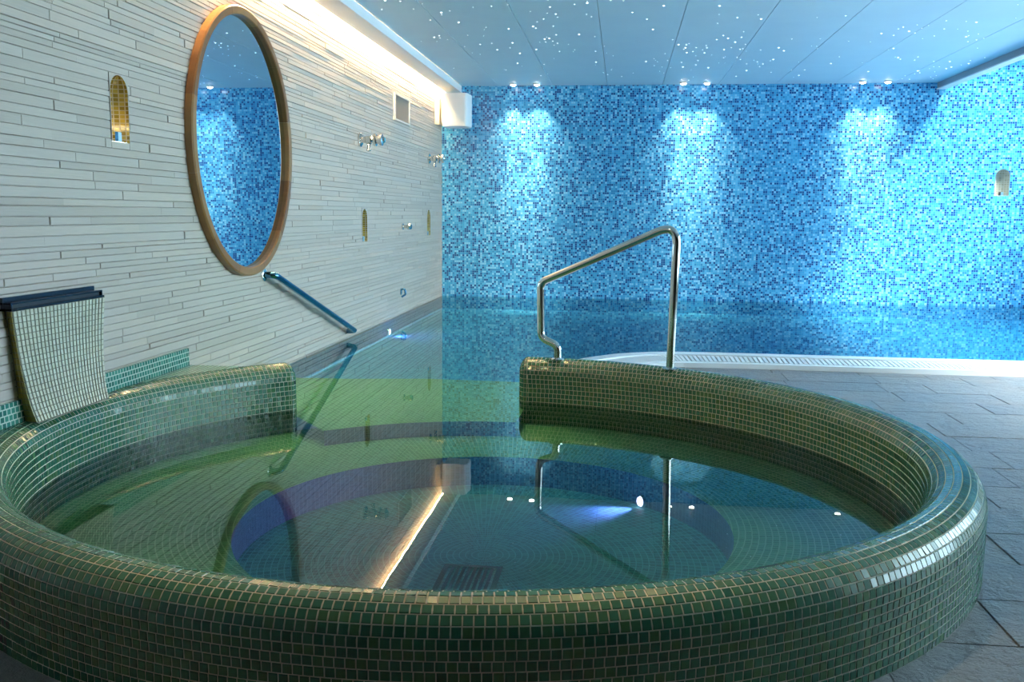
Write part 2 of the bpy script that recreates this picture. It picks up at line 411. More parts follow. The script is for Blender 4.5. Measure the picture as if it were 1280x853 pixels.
struct(MB().box((-2.215, YF, 2.587), (-2.025, YB-.002, 2.607)).box((-2.045, YF, 2.607), (-2.025, YB-.002, ZC)).build('trim_2', 'pelmet'), 'pale pelmet hiding the warm light along the stone wall')
cl = empty('cove_light', (-2.2, 5, 2.61))
under(MB().box((-2.262, 4.6, 2.645), (-2.20, YB-.06, 2.652)).build('led_diffuser', 'cove'), cl)
under(MB().box((-2.262, 4.6, 2.652), (-2.20, YB-.06, 2.664)).build('led_profile', 'frame_alu'), cl)
tag(cl, 'warm white strip light glowing down the stone wall behind the pelmet', 'light')

# ------------------------------------------------------------------ floor: slate slabs in courses
fl_out = [p for p in EDGE] + [(p.x, p.y) for p in RIMC if p.x > XL+.01]
# base outline: pool edge, round the rim on its outside, then the room
rim_half = []
for p in RIMC:
    if p.x <= XL + .01 and p.y < 4.2: break
    rim_half.append((p.x, p.y))
base = [(6.2, 7.15)] + EDGE[1:] + rim_half + [(XL, rim_half[-1][1]-.03), (XL, YF), (6.2, YF)]
fl = struct(ngon('floor', base, -.012, 'joint'), 'blue grey split slate paving')
def cut(poly, p, n):
    """keep the side of the line through p that n points to"""
    out = []
    for i in range(len(poly)):
        a, b = poly[i-1], poly[i]; da = (a[0]-p[0])*n[0]+(a[1]-p[1])*n[1]; db = (b[0]-p[0])*n[0]+(b[1]-p[1])*n[1]
        if da*db < 0: t = da/(da-db); out.append((a[0]+(b[0]-a[0])*t, a[1]+(b[1]-a[1])*t))
        if db >= 0: out.append(b)
    return out
rows = [.905 + .3015*i for i in range(20)]
for ri, y0 in enumerate(rows):
    x = XL - (.0, .37, .17, .52)[ri % 4] - random.uniform(0, .1)
    if abs(y0-3.016) < .05: x = 1.293 - .6*6
    if abs(y0-4.22) < .06: x = 1.755 - .6*7
    while x < XR:
        L = random.choice((.6, .6, .6, .45, .3)) if abs(y0-3.016) > .05 and abs(y0-4.22) > .06 else .6
        a, b = max(x, XL), min(x+L, XR); x += L
        if b-a < .05: continue
        poly = [(a+.0016, y0+.0016), (b-.0016, y0+.0016), (b-.0016, y0+.2999), (a+.0016, y0+.2999)]
        cx, cy = (a+b)/2, y0+.15
        t = math.atan2(cy-PY, cx-PX); r0 = Ri(t)+TH*.5
        if math.hypot(cx-PX, cy-PY) < r0+.8:
            poly = cut(poly, (PX+r0*math.cos(t), PY+r0*math.sin(t)), (math.cos(t), math.sin(t)))
        if len(poly) >= 3 and cy > 4.9:
            best = None
            for e0, e1 in zip(EDGE, EDGE[1:]):
                for k in range(6):
                    q = (e0[0]+(e1[0]-e0[0])*k/6, e0[1]+(e1[1]-e0[1])*k/6); d = math.dist(q, (cx, cy))
                    if best is None or d < best[0]: best = (d, q, (e1[1]-e0[1], -(e1[0]-e0[0])))
            n = (-best[2][0], -best[2][1]); ln = math.hypot(*n); n = (n[0]/ln, n[1]/ln)
            if n[1] > .1: n = (-n[0], -n[1])
            if abs(n[1]) <= .1 and n[0] < 0: n = (-n[0], -n[1])
            poly = cut(poly, (best[1][0]+n[0]*.06, best[1][1]+n[1]*.06), n)
        if len(poly) < 3: continue
        ar = abs(sum(poly[i-1][0]*poly[i][1]-poly[i][0]*poly[i-1][1] for i in range(len(poly))))/2
        if ar < .006: continue
        zt = random.uniform(-.0015, .0015); k = len(poly)
        mx, my = sum(p[0] for p in poly)/k, sum(p[1] for p in poly)/k
        ins = [(mx+(p[0]-mx)*.993, my+(p[1]-my)*.993) for p in poly]
        V = [(*p, zt) for p in ins] + [(*p, zt-.005) for p in poly] + [(*p, -.011) for p in poly]
        F = [tuple(range(k))] + [(i, k+i, k+(i+1) % k, (i+1) % k) for i in range(k)] + [(k+i, 2*k+i, 2*k+(i+1) % k, k+(i+1) % k) for i in range(k)]
        mesh('slab', V, F, 'slate', fl)

# ------------------------------------------------------------------ swimming pool shell, coping, grate, water
pool = empty('swimming_pool', (1.0, 9.0, -.25))
pe = [(x, y) for x, y in EDGE]
ZP = -.11
basin_out = [(XL, 5.95)] + [(-1.3, 5.96), (-.46, 5.92)] + list(reversed(pe[:-2])) + [(6.2, YB), (XL, YB)]
under(ngon('pool_floor', basin_out, ZP, 'poolfloor'), pool)
under(mesh('pool_wall', [(XL-.003, 4.6, ZP-.1), (XL-.003, YB, ZP-.1), (XL-.003, YB, ZW-.004), (XL-.003, 4.6, ZW-.004)], [(0, 1, 2, 3)], 'pooltile'), pool)
sv, sf, su = [], [], []; acc = 0
for i, (x, y) in enumerate(pe):
    if i: acc += math.dist(pe[i-1], pe[i])
    sv += [(x, y, ZW-.005), (x, y, ZP)]; su += [(acc, ZW), (acc, ZP)]
    if i: sf.append((2*i-2, 2*i-1, 2*i+1, 2*i))
under(mesh('pool_side', sv, sf, 'riser', None, uv=su), pool)
def offs(d):
    out = []
    for i, p in enumerate(EDGE):
        a, b = EDGE[max(i-1, 0)], EDGE[min(i+1, len(EDGE)-1)]
        tx, ty = b[0]-a[0], b[1]-a[1]; l = math.hypot(tx, ty); out.append((p[0]-ty/l*d, p[1]+tx/l*d))
    return out
SGN = 1 if offs(.1)[2][1] < EDGE[2][1] else -1
def band(name, d0, d1, z0, z1, m, zb=None):
    A, B = offs(SGN*d0), offs(SGN*d1); v = []; f = []
    for (ax, ay), (bx, by) in zip(A, B):
        v += [(ax, ay, z0), (bx, by, z1), (ax, ay, zb if zb is not None else z0-.03), (bx, by, zb if zb is not None else z1-.03)]
    for i in range(len(A)-1):
        a, b = 4*i, 4*i+4; f += [(a, b, b+1, a+1), (a, a+2, b+2, b), (a+1, b+1, b+3, a+3)]
    return under(mesh(name, v, f, m), pool)
band('coping', 0, .11, ZW+.006, ZW+.004, 'coping', -.008)
chn = band('overflow_channel', .11, .33, .012, .012, 'channel', -.008)
band('grate_edge', .325, .385, .036, .034, 'coping', -.008)
# slats of the overflow grate: a few pixels each, one joined part
gs = MB(); A, B = offs(SGN*.112), offs(SGN*.326)
for i in range(len(EDGE)-1):
    L = math.dist(EDGE[i], EDGE[i+1]); n = max(1, int(L/.034))
    if EDGE[i][0] < .1: n = max(1, int(L/.022))
    for k in range(n):
        t0 = (k+.14)/n; t1 = (k+.78)/n
        P = [[a+(b-a)*t for a, b in zip(X[i], X[i+1])] for X, t in ((A, t0), (A, t1), (B, t1), (B, t0))]
        gs.add([(*p, .047 if j < 2 else .040) for j, p in enumerate(P)] + [(*p, .028) for p in P], [(0,1,2,3), (0,4,5,1), (1,5,6,2), (2,6,7,3), (3,7,4,0)])
o = sub(gs.build('grate_slats', 'coping'), chn); o['kind'] = 'stuff'
tag(pool, 'swimming pool with white overflow grate in front of blue mosaic wall', 'pool')
wpoly = [(p.x, p.y) for p in RIMC]
wpoly = [(x if x > XL-.01 else XL-.01, y) for x, y in wpoly]
wpoly += [(XL-.01, 4.60), (XL-.01, YB), (6.2, YB)] + EDGE
wt = ngon('pool_water', wpoly, ZW, 'water')
tag(wt, 'still clear water filling the whirlpool and the swimming pool', 'water', kind='stuff')

# ------------------------------------------------------------------ whirlpool rim
wp = empty('whirlpool', (PX, PY, 0))
LV, LA, LI = ZS, PI*H, ZS+.072
NV, NA, NI = 9, 11, 11
SB = [LV*i/NV for i in range(NV+1)] + [LV+LA*i/NA for i in range(1, NA+1)] + [LV+LA+LI*i/NI for i in range(1, NI+1)]
NOSE = .05
def sec(s):
    if s <= LV: return H, s
    if s <= LV+LA: a = (s-LV)/H; return H*math.cos(a), ZS+H*math.sin(a)
    return -H, ZS-(s-LV-LA)
def rimP(u, s):
    """u: angle along the rim, or beyond TA/TB by up to pi/2 of nose"""
    w, z = sec(s); z0 = z
    if u > TA or u < TB:
        te, sg = (TA, 1) if u > TA else (TB, -1)
        ph = min(PI/2, abs(u-te)); c = max(.02, math.cos(ph)); tang = Vector((-math.sin(te), math.cos(te), 0))*sg
        w *= c
        if z > ZS: z = ZS+(z-ZS)*c
        return rimpt(te, w, z) + tang*NOSE*math.sin(ph)
    return rimpt(u, w, z)
us = [TB-PI/2+PI/2*i/8 for i in range(8)] + [TB+(TA-TB)*i/240 for i in range(241)] + [TA+PI/2*(i+1)/8 for i in range(8)]
ss = [0, LV*.5, LV] + [LV+LA*i/16 for i in range(1, 17)] + [LV+LA+LI*.5, LV+LA+LI]
bv = [rimP(u, s) for u in us for s in ss]; ns = len(ss)
bf = [(i*ns+j, (i+1)*ns+j, (i+1)*ns+j+1, i*ns+j+1) for i in range(len(us)-1) for j in range(ns-1)]
bv = [Vector((max(v.x, XL-.02), v.y, v.z)) for v in bv]
under(mesh('rim_body', bv, bf, 'grout', None, smooth=True), wp)
# tiles
tiles = []
for r in range(len(SB)-1):
    s0, s1 = SB[r], SB[r+1]; w, _ = sec((s0+s1)/2); rr = Ri(0)+H+w
    n = round(rr*(TA-TB)/.0243); ph = random.random()
    cols = [TB] + [TB+(TA-TB)*(k+ph)/n for k in range(n)] + [TA]
    if ph*rr*(TA-TB)/n < .004: cols.pop(1)
    cols = [TB-PI/2*k/5 for k in (5, 4, 3, 2, 1)] + cols + [TA+PI/2*k/5 for k in (1, 2, 3, 4, 5)]
    for a, b in zip(cols, cols[1:]):
        P = [rimP(a, s0), rimP(b, s0), rimP(b, s1), rimP(a, s1)]
        c = sum(P, Vector())/4
        if c.x < XL+.004: continue
        e1 = (P[1]-P[0]+P[2]-P[3])/2; e2 = (P[3]-P[0]+P[2]-P[1])/2
        if e1.length < .006 or e2.length < .006: continue
        nrm = e1.cross(e2).normalized()
        if a < TB-.01 or b > TA+.01: c = c+nrm*.0012
        tiles.append((c, e1, e2, nrm, random.random(), r))
inv = cam.matrix_world.inverted()
def px(p):
    q = inv @ p; 
    return (640+1156.3*q.x/-q.z, 426.5-1156.3*q.y/-q.z) if q.z < 0 else (-9, -9)
def score(t):
    c, e1, e2, nrm = t[:4]; v = Vector((0, 0, CZ))-c
    x, y = px(c)
    if not (0 < x < 1280 and 0 < y < 853) or nrm.dot(v.normalized()) < .15: return 0
    return e1.length*e2.length*nrm.dot(v.normalized())/v.length_squared
tiles.sort(key=score, reverse=True)
G = .0011; BEV = .0012; TZ = .0016
TVU = [(-.5+.06, -.5+.06, 1), (.5-.06, -.5+.06, 1), (.5-.06, .5-.06, 1), (-.5+.06, .5-.06, 1), (-.5, -.5, -.4), (.5, -.5, -.4), (.5, .5, -.4), (-.5, .5, -.4)]
tm = bpy.data.meshes.new('rim_tile'); tm.from_pydata(TVU, [], FP); tm.materials.append(M['tile_o'])
TV, TF, TR = [], [], []
for i, (c, e1, e2, nrm, rn, r) in enumerate(tiles):
    a, b = e1.normalized(), e2.normalized(); b = nrm.cross(a).normalized()
    la, lb = e1.length-2*G, e2.length-2*G
    tl = nrm + a*random.gauss(0, .012) + b*random.gauss(0, .012)
    nn = tl.normalized()
    mt = Matrix(((a.x*la, b.x*lb, nn.x*TZ, c.x), (a.y*la, b.y*lb, nn.y*TZ, c.y), (a.z*la, b.z*lb, nn.z*TZ, c.z), (0, 0, 0, 1)))
    if i < 300:
        o = bpy.data.objects.new('tile', tm); C.objects.link(o); o.parent = wp; o.matrix_parent_inverse = Matrix.Translation((-PX, -PY, 0)); o.matrix_basis = mt
    else:
        d1, d2 = random.gauss(0, .00025), random.gauss(0, .00025)
        n = len(TV)
        for k, v in enumerate(TVU):
            p = mt @ Vector(v)
            if k < 4: p += nrm*(d1*(1 if k in (1, 2) else -1) + d2*(1 if k > 1 else -1))
            TV.append(p)
        TF += [tuple(j+n for j in f) for f in FP]; TR += [rn]*5
o = under(mesh('rim_tiles', TV, TF, 'tile', None, rnd=TR), wp); o['kind'] = 'stuff'
# ledge between rim and stone wall, with its low tiled upstand
LY0, LY1 = 2.5, 4.60
lv, lf, lu = [], [], []
for i in range(61):
    y = LY0+(LY1-LY0)*i/60
    t = PI - math.asin(max(-1, min(1, (y-PY)/(Ri(PI)+H)))); 
    for _ in range(4): t = PI - math.asin((y-PY)/(Ri(t)+H))
    x = max(PX+(Ri(t)+H)*math.cos(t), XL+.001); k = len(lv)
    lv += [(XL-.001, y, .2945), (x, y, .2945)]; lu += [(y, XL), (y, x)]
    if i: lf.append((k-2, k-1, k+1, k))
k = len(lv); xe = lv[-1][0]
lv += [(XL-.001, LY1, .2945), (xe, LY1, .2945), (xe, LY1, -.2), (XL-.001, LY1, -.2)]; lu += [(XL, .2945), (xe, .2945), (xe, -.2), (XL, -.2)]; lf.append((k, k+1, k+2, k+3))
x0 = lv[1][0]; k = len(lv)
lv += [(XL-.001, LY0, .2945), (x0, LY0, .2945), (x0, LY0, 0), (XL-.001, LY0, 0)]; lu += [(XL, .2945), (x0, .2945), (x0, 0), (XL, 0)]; lf.append((k+3, k+2, k+1, k))
under(mesh('ledge', lv, lf, 'ledge', None, uv=lu), wp)
uv_ = [(y, z) for y in (LY0, LY1) for z in (.28, .384)]
ub = [(XL+.016, LY0, .28), (XL+.016, LY0, .384), (XL+.016, LY1, .28), (XL+.016, LY1, .384), (XL-.01, LY0, .384), (XL-.01, LY1, .384), (XL-.01, LY1, .28), (XL-.01, LY0, .28)]
under(mesh('upstand', ub, [(0, 2, 3, 1), (1, 3, 5, 4), (2, 6, 5, 3), (0, 1, 4, 7)], 'ledge', None, uv=uv_+[(LY0, .39), (LY1, .39), (LY1+.02, .28), (LY0, .28)]), wp)
# basin: bench, threshold to the pool, pit
ZB, ZTH, ZPIT = ZW-.12, ZW-.042, ZW-.26
QX, QY, QR = -.50, 3.40, .935
def ring(name, inner, outer, z, m, t0, t1, n=96):
    v, f, u = [], [], []
    for i in range(n+1):
        t = t0+(t1-t0)*i/n; a, b = inner(t), outer(t)
        for j in range(4):
            p = a.lerp(b, j/3); v.append((p.x, p.y, z)); u.append((t*1.25, (p-Vector((PX, PY, 0))).length))
        if i:
            k = 4*i; f += [(k-4+j, k+j, k+j+1, k-3+j) for j in range(3)]
    return under(mesh(name, v, f, m, None, uv=u), wp)
def pitpt(t): return Vector((QX+QR*math.cos(t), QY+QR*math.sin(t), 0))
ring('bench', pitpt, lambda t: rimpt(t, -H+.02), ZB, 'basin', 0, 2*PI)
def wall(name, pt, z0, z1, m, t0, t1, n=96, R=1.0):
    v, f, u = [], [], []
    for i in range(n+1):
        p = pt(t0+(t1-t0)*i/n); v += [(p.x, p.y, z0), (p.x, p.y, z1)]; s = R*(t0+(t1-t0)*i/n); u += [(s, z0*3.2), (s, z1*3.2)]
        if i: f.append((2*i-2, 2*i-1, 2*i+1, 2*i))
    return under(mesh(name, v, f, m, None, uv=u), wp)
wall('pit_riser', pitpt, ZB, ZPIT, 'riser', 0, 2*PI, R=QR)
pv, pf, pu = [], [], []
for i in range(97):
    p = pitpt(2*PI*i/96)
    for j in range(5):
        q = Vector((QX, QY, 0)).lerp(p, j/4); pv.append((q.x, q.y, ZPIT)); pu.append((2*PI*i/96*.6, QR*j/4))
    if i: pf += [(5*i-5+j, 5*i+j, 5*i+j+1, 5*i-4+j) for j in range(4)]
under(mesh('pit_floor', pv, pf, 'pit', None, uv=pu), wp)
def thr(t): return Vector((PX+1.29*math.cos(t), PY+1.24*math.sin(t), 0))
t0, t1 = math.radians(88), math.radians(133.5)
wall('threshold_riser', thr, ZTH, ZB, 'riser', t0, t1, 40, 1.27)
tv = [(thr(t0+(t1-t0)*i/40)) for i in range(41)]
e0, e1 = rimpt(t0, 0), rimpt(t1, 0)
tp = [(p.x, p.y) for p in tv] + [(e1.x, e1.y), (XL, 4.72), (XL, 5.84), (-1.8, 5.86), (-1.28, 5.95), (-.69, 5.93), (-.45, 5.9), (-.45, 5.22), (e0.x, e0.y)]
under(mesh('basin_base', [(XL, 1.65, ZPIT-.02), (1.3, 1.65, ZPIT-.02), (1.3, 6.1, ZPIT-.02), (XL, 6.1, ZPIT-.02)], [(0, 1, 2, 3)], 'channel'), wp)
o = ngon('threshold', tp, ZTH, 'basin'); l = o.data.uv_layers.new(name='UVMap')
for i, lp in enumerate(o.data.loops):
    c = o.data.vertices[lp.vertex_index].co; l.data[i].uv = (c.x*.8+c.y*.6, c.y*.8-c.x*.6)
under(o, wp)
under(mesh('threshold_side', [(XL, 5.84, ZTH), (-1.8, 5.86, ZTH), (-1.28, 5.95, ZTH), (-.69, 5.93, ZTH), (-.45, 5.9, ZTH), (XL, 5.84, ZP), (-1.8, 5.86, ZP), (-1.28, 5.95, ZP), (-.69, 5.93, ZP), (-.45, 5.9, ZP)], [(i, i+1, i+6, i+5) for i in range(4)], 'riser', None, uv=[(0, 0), (.5, 0), (1, 0), (1.6, 0), (1.9, 0), (0, .2), (.5, .2), (1, .2), (1.6, .2), (1.9, .2)]), wp)
# jets' drain cover in the pit floor
dr = empty('drain_cover', (-.52, 3.12, ZPIT))
under(MB().box((-.63, 3.0, ZPIT), (-.61, 3.27, ZPIT+.008)).box((-.43, 3.0, ZPIT), (-.41, 3.27, ZPIT+.008)).box((-.61, 3.25, ZPIT), (-.43, 3.27, ZPIT+.008)).box((-.61, 3.0, ZPIT), (-.43, 3.02, ZPIT+.008)).build('cover_frame', 'chrome'), dr)
for i in range(8):
    x = -.60+.021*i; under(MB().box((x, 3.02, ZPIT+.001), (x+.012, 3.25, ZPIT+.006)).build('bar', 'bluereflect'), dr)
tag(dr, 'square slotted drain cover on the whirlpool floor under water', 'drain')
tag(wp, 'round raised whirlpool with rim of small green tiles', 'whirlpool')

# ------------------------------------------------------------------ round mirror with teak frame
MY, MZ, MR, MK = 5.415, 1.502, .787, .935
mr = empty('round_mirror', (XL, MY, MZ-MR))
v = [(XL+.012, MY+(MR-.042)*MK*math.cos(2*PI*i/96), MZ+(MR-.042)*math.sin(2*PI*i/96)) for i in range(96)]
under(mesh('mirror_glass', v, [tuple(range(96))], 'mirror'), mr)
cr = [(-.052, .004), (-.052, .040), (-.047, .045), (-.008, .045), (0, .038), (0, .0)]     # radial, out of the wall
NSEG = 12
for sgi in range(NSEG):
    a0 = 2*PI*sgi/NSEG+.26; a1 = a0+2*PI/NSEG-.0016; v, f, u = [], [], []; n = 10
    for i in range(n+1):
        a = a0+(a1-a0)*i/n
        for j, (dr_, dx) in enumerate(cr):
            r = MR+dr_; v.append((XL-.004+dx+.004, MY+r*MK*math.cos(a), MZ+r*math.sin(a))); u.append((a*MR, j*.02))
        if i:
            k = 6*i; f += [(k-6+j, k-6+(j+1) % 6, k+(j+1) % 6, k+j) for j in range(6)]
    f += [(5, 4, 3, 2, 1, 0), tuple(6*n+j for j in range(6))]
    o = under(mesh('frame_segment', v, f, 'wood', None, uv=u), mr)
    bm = bmesh.new(); bm.from_mesh(o.data); bmesh.ops.recalc_face_normals(bm, faces=bm.faces[:]); bm.to_mesh(o.data); bm.free()
tag(mr, 'large round mirror in a teak frame on the stone wall', 'mirror')

# ------------------------------------------------------------------ niches
def niche(name, wallax, cu, zb, w, h, label, frame_m, lamp, inner='gold'):
    root = empty(name, (XL, cu, zb) if wallax == 'x' else (cu, YB, zb))
    D = .10; hw = w/2-.004; sp = zb+h-hw-.004
    def T(u, d, z): return (XL-.0+(-d), cu+u, z) if wallax == 'x' else (cu+u, YB+d, z)
    v, f, uvs = [], [], []; nz, na = 26, 14
    for i in range(nz+1):
        if i <= 13: z = zb+(sp-zb)*i/13; k = 1
        else: a = (i-13)/13*PI/2; z = sp+hw*math.sin(a); k = max(.03, math.cos(a))
        for j in range(na+1):
            a = PI*j/na; v.append(T(-hw*k*math.cos(a), D*k*math.sin(a)+(0 if wallax == 'x' else -.0), z)); uvs.append((a*.07, z))
        if i:
            q = (na+1)*i; f += [(q-na-1+j, q-na+j, q+j+1, q+j) for j in range(na)]
    o = under(mesh('niche_shell', v, f, inner, None, smooth=True, uv=uvs), root)
    fb = [T(-hw*math.cos(PI*j/na), D*math.sin(PI*j/na), zb+.001) for j in range(na+1)]
    under(mesh('niche_sill', fb, [tuple(range(na+1))], inner, None, uv=[(p[0]+p[1], p[1]*.5) for p in fb]), root)
    # surround that closes the square cut round the arch
    mb = MB(); e = w/2; top = zb+h; pts = [(-hw, zb)] + [(-hw, sp)] + [(-hw*math.cos(a*PI/16), sp+hw*math.sin(a*PI/16)) for a in range(1, 16)] + [(hw, sp), (hw, zb)]
    outp = []
    for x, z in pts:
        if z <= sp+1e-6: outp.append((-e if x < 0 else e, z))
        else:
            s = min(e/abs(x) if abs(x) > 1e-6 else 99, (top-sp)/(z-sp)); outp.append((x*s, sp+(z-sp)*s))
    for (a, b), (c, d) in zip(zip(pts, outp), zip(pts[1:], outp[1:])):
        fr = .0
        mb.add([T(*(a[0], fr, a[1])), T(*(b[0], fr, b[1])), T(*(d[0], fr, d[1])), T(*(c[0], fr, c[1]))], [(0, 1, 2, 3)])
        mb.add([T(b[0], fr, b[1]), T(b[0], fr+.03, b[1]), T(d[0], fr+.03, d[1]), T(d[0], fr, d[1])], [(0, 1, 2, 3)])
    under(mb.build('surround', frame_m), root)
    lb = MB(); u0 = -.03
    for k, mname in ((0, 'chrome'), (1, 'nlens')):
        a = T(u0+.03*k, .012, zb+.002); b = T(u0+.03*k+.026, .05, zb+.045)
        lo = tuple(min(p, q) for p, q in zip(a, b)); hi = tuple(max(p, q) for p, q in zip(a, b))
        lh = under(MB().box(lo, hi).build('lamp_housing', mname), root) if k == 0 else sub(MB().box(lo, hi).build('lamp_lens', mname), lh)
    if lamp:
        ld = bpy.data.lights.new('niche_lamp', 'POINT'); ld.energy = lamp; ld.color = (1, .82, .45); ld.shadow_soft_size = .01
        lo = bpy.data.objects.new('niche_lamp', ld); C.objects.link(lo); lo.location = T(.0, .03, zb+.075); lo.parent = root; lo.matrix_parent_inverse = Matrix.Translation(-root.location)
    tag(root, label, 'niche', 'arched mosaic niches')
niche('wall_niche', 'x', *NH['a'], 'small arched gold mosaic niche in the stone wall between mirror and waterfall spout', 'stone_o', .10)
niche('wall_niche', 'x', *NH['b'], 'small arched gold niche in the stone wall below the nozzle nearest the mirror', 'stone_o', .0)
niche('wall_niche', 'x', *NH['c'], 'small arched gold niche in the stone wall closest to the blue wall', 'stone_o', .0)
niche('wall_niche', 'y', *NB, 'small arched sand coloured niche in the blue mosaic wall', 'blue', .0, 'sand')

# ------------------------------------------------------------------ waterfall spout
wf = empty('waterfall_spout', (XL, 3.45, ZT))
prof = [(.034, .728), (.034, .66), (.036, .58), (.041, .50), (.050, .42), (.062, .35), (.078, .292)]
Y0, Y1 = 3.165, 3.75
def yn(z): return 3.170+(.728-z)/.436*.050      # near edge of the front
def yw(z): return 3.185+(.728-z)/.436*.055      # near edge where the side meets the wall
def yf(z): return 3.795-(.728-z)/.436*.083      # far edge
v, f = [], []
for d, z in prof: v += [(XL-.01, yw(z), z), (XL+d, yn(z), z), (XL+d, yf(z), z), (XL-.01, yf(z), z)]
for i in range(len(prof)-1):
    a, b = 4*i, 4*i+4; f += [(a, b, b+1, a+1), (a+1, b+1, b+2, a+2), (a+2, b+2, b+3, a+3)]
under(mesh('chute_body', v, f, 'chutegap', None, uv=[(p[0]+p[1], p[2]) for p in v]), wf)
def pr(z):
    for (d0, z0), (d1, z1) in zip(prof, prof[1:]):
        if z1 <= z <= z0: return d0+(d1-d0)*(z-z0)/(z1-z0)
    return prof[-1][0]
MBt = {'pearl': MB(), 'olive': MB()}
def quadtile(mb, p, n, t=.003):
    n = Vector(n).normalized(); P = [Vector(q) for q in p]; c = sum(P, Vector())/4
    top = [c+(q-c)*.93+n*t for q in P]; mb.add(top+P, FP)
NC, NR = 25, 19
for r in range(NR):
    z1 = .726-(.726-.296)*r/NR; z0 = .726-(.726-.296)*(r+1)/NR
    for c in range(NC):
        g = .0009; gy = .0036
        def yy_(z, k): return yn(z)+(yf(z)-yn(z))*k/NC
        n = Vector((z1-z0, 0, pr(z0)-pr(z1)))
        P = [(XL+pr(z0+g), yy_(z0, c)+gy, z0+g), (XL+pr(z0+g), yy_(z0, c+1)-gy, z0+g), (XL+pr(z1-g), yy_(z1, c+1)-gy, z1-g), (XL+pr(z1-g), yy_(z1, c)+gy, z1-g)]
        quadtile(MBt['pearl'], P, n)
    n2 = 2 if pr(z0) < .06 else 3
    for c in range(n2):
        def sp_(k, z, o_): t = k/n2; return (XL+pr(z)*t+o_, yw(z)+(yn(z)-yw(z))*t, z)
        P = [sp_(c, z0+g, g), sp_(c+1, z0+g, -g), sp_(c+1, z1-g, -g), sp_(c, z1-g, g)]
        quadtile(MBt['olive'], P, (0, -1, 0))
M['pearl'] = grain('pearl_mosaic', (.58, .53, .38), (.70, .66, .50), 40, .22)
M['olive'] = grain('olive_gold_mosaic', (.22, .15, .03), (.45, .36, .10), 22, .2)
chute = bpy.data.objects['chute_body']
o = MBt['pearl'].build('front_tiles', 'pearl', chute); o['kind'] = 'stuff'; o['label'] = 'pearl coloured small tiles'
o = MBt['olive'].build('side_tiles', 'olive', chute); o['kind'] = 'stuff'; o['label'] = 'olive gold side tiles'
under(MB().box((XL-.005, Y0-.012, .752), (XL+.012, Y1+.005, .778)).box((XL+.012, Y0-.012, .752), (XL+.042, Y1+.005, .760)).build('upper_lip', 'darksteel', bevel=.002), wf)
under(MB().box((XL-.005, Y0-.012, .728), (XL+.048, Y1+.02, .738)).build('lower_lip', 'darksteel', bevel=.002), wf)
under(MB().box((XL-.005, Y0-.008, .738), (XL+.034, Y1+.004, .752)).build('slot', 'black'), wf)
for y in (Y0-.012, Y1+.004): under(MB().box((XL-.004, y, .730), (XL+.044, y+.008, .760)).build('end_plate', 'darksteel'), wf)
tag(wf, 'waterfall spout with dark steel slot over a pearl mosaic chute', 'spout')

# ------------------------------------------------------------------ handrails
hr = empty('handrail', (-.04, 5.03, .29))
A0 = Vector((-.344, 5.138, 0)); dd = (Vector((.267, 4.915, 0))-A0); dd.normalize()
def rp(s, z): return A0+dd*s+Vector((0, 0, z))
pts = [rp(0, .275), rp(-.002, .372), rp(-.105, .408), rp(-.112, .722), rp(.668, 1.062), rp(.652, .275)]
under(MB().tube(fillet(pts, [.045, .055, .06, .075], 10), .0215, 18).build('rail_tube', 'chrome', smooth=True), hr)
for s in (0, .652): under(MB().lathe([(.04, 0), (.04, .006), (.032, .011), (.022, .014)], rp(s, .290), (0, 0, 1)).build('foot_flange', 'chrome', smooth=True), hr)
tag(hr, 'bent polished steel handrail standing on the green whirlpool rim', 'handrail')
hr2 = empty('handrail', (XL, 5.7, .70))
pts = [(XL-.004, 5.70, .700), (XL+.075, 5.70, .700), (XL+.075, 7.47, .122), (XL-.004, 7.50, .112)]
under(MB().tube(fillet(pts, [.06, .05], 8), .0215, 18).build('rail_tube', 'bluereflect', smooth=True), hr2)
under(MB().lathe([(.04, 0), (.04, .008), (.03, .014)], (XL-.002, 5.70, .700), (1, 0, 0)).build('wall_flange', 'chrome', smooth=True), hr2)
tag(hr2, 'sloping steel handrail fixed to the stone wall and dipping into the water', 'handrail')

# ------------------------------------------------------------------ wall fittings
def nozzle(name, y, z, L, label):
    r = empty(name, (XL, y, z)); k = L/.21
    def L_(n, pf, m='chrome'): return under(MB().lathe([(a*1.0, b*k) for a, b in pf], (XL-.002, y, z), (1, 0, 0), 20).build(n, m, smooth=True), r)
    L_('wall_flange', [(.060, 0), (.060, .012), (.045, .022), (.030, .026)])
    body = L_('body', [(.028, .02), (.028, .05), (.036, .055), (.036, .095), (.028, .10), (.025, .12)])
    L_('nozzle_ring', [(.030, .115), (.055, .120), (.055, .138), (.034, .145)])
    L_('nozzle_tip', [(.034, .14), (.034, .165), (.052, .17), (.052, .188), (.030, .196), (.022, .21)])
    h = MB().lathe([(.014, 0), (.014, .05), (.020, .055), (.020, .066), (.012, .07)], (XL+.075*k, y, z-.03), (0, -.25, -1), 14)
    sub(h.build('valve_knob', 'chrome', smooth=True), body)
    tag(r, label, 'nozzle', 'steel wall nozzles')
nozzle('wall_nozzle', 7.95, 1.724, .225, 'polished steel wall nozzle between the mirror and the vent grille')
nozzle('wall_nozzle', 10.84, 1.735, .20, 'polished steel wall nozzle beside the blue mosaic wall')
kb = empty('wall_tap', (XL, 9.5, .96))
under(MB().lathe([(.034, 0), (.034, .01), (.018, .016), (.016, .05)], (XL-.002, 9.5, .96), (1, 0, 0)).build('wall_flange', 'chrome', smooth=True), kb)
under(MB().lathe([(.016, .0), (.030, .008), (.034, .03), (.026, .05), (.010, .056)], (XL+.045, 9.5, .96), (1, 0, 0)).build('knob', 'chrome', smooth=True), kb)
tag(kb, 'small round chrome tap on the stone wall between two niches', 'tap')
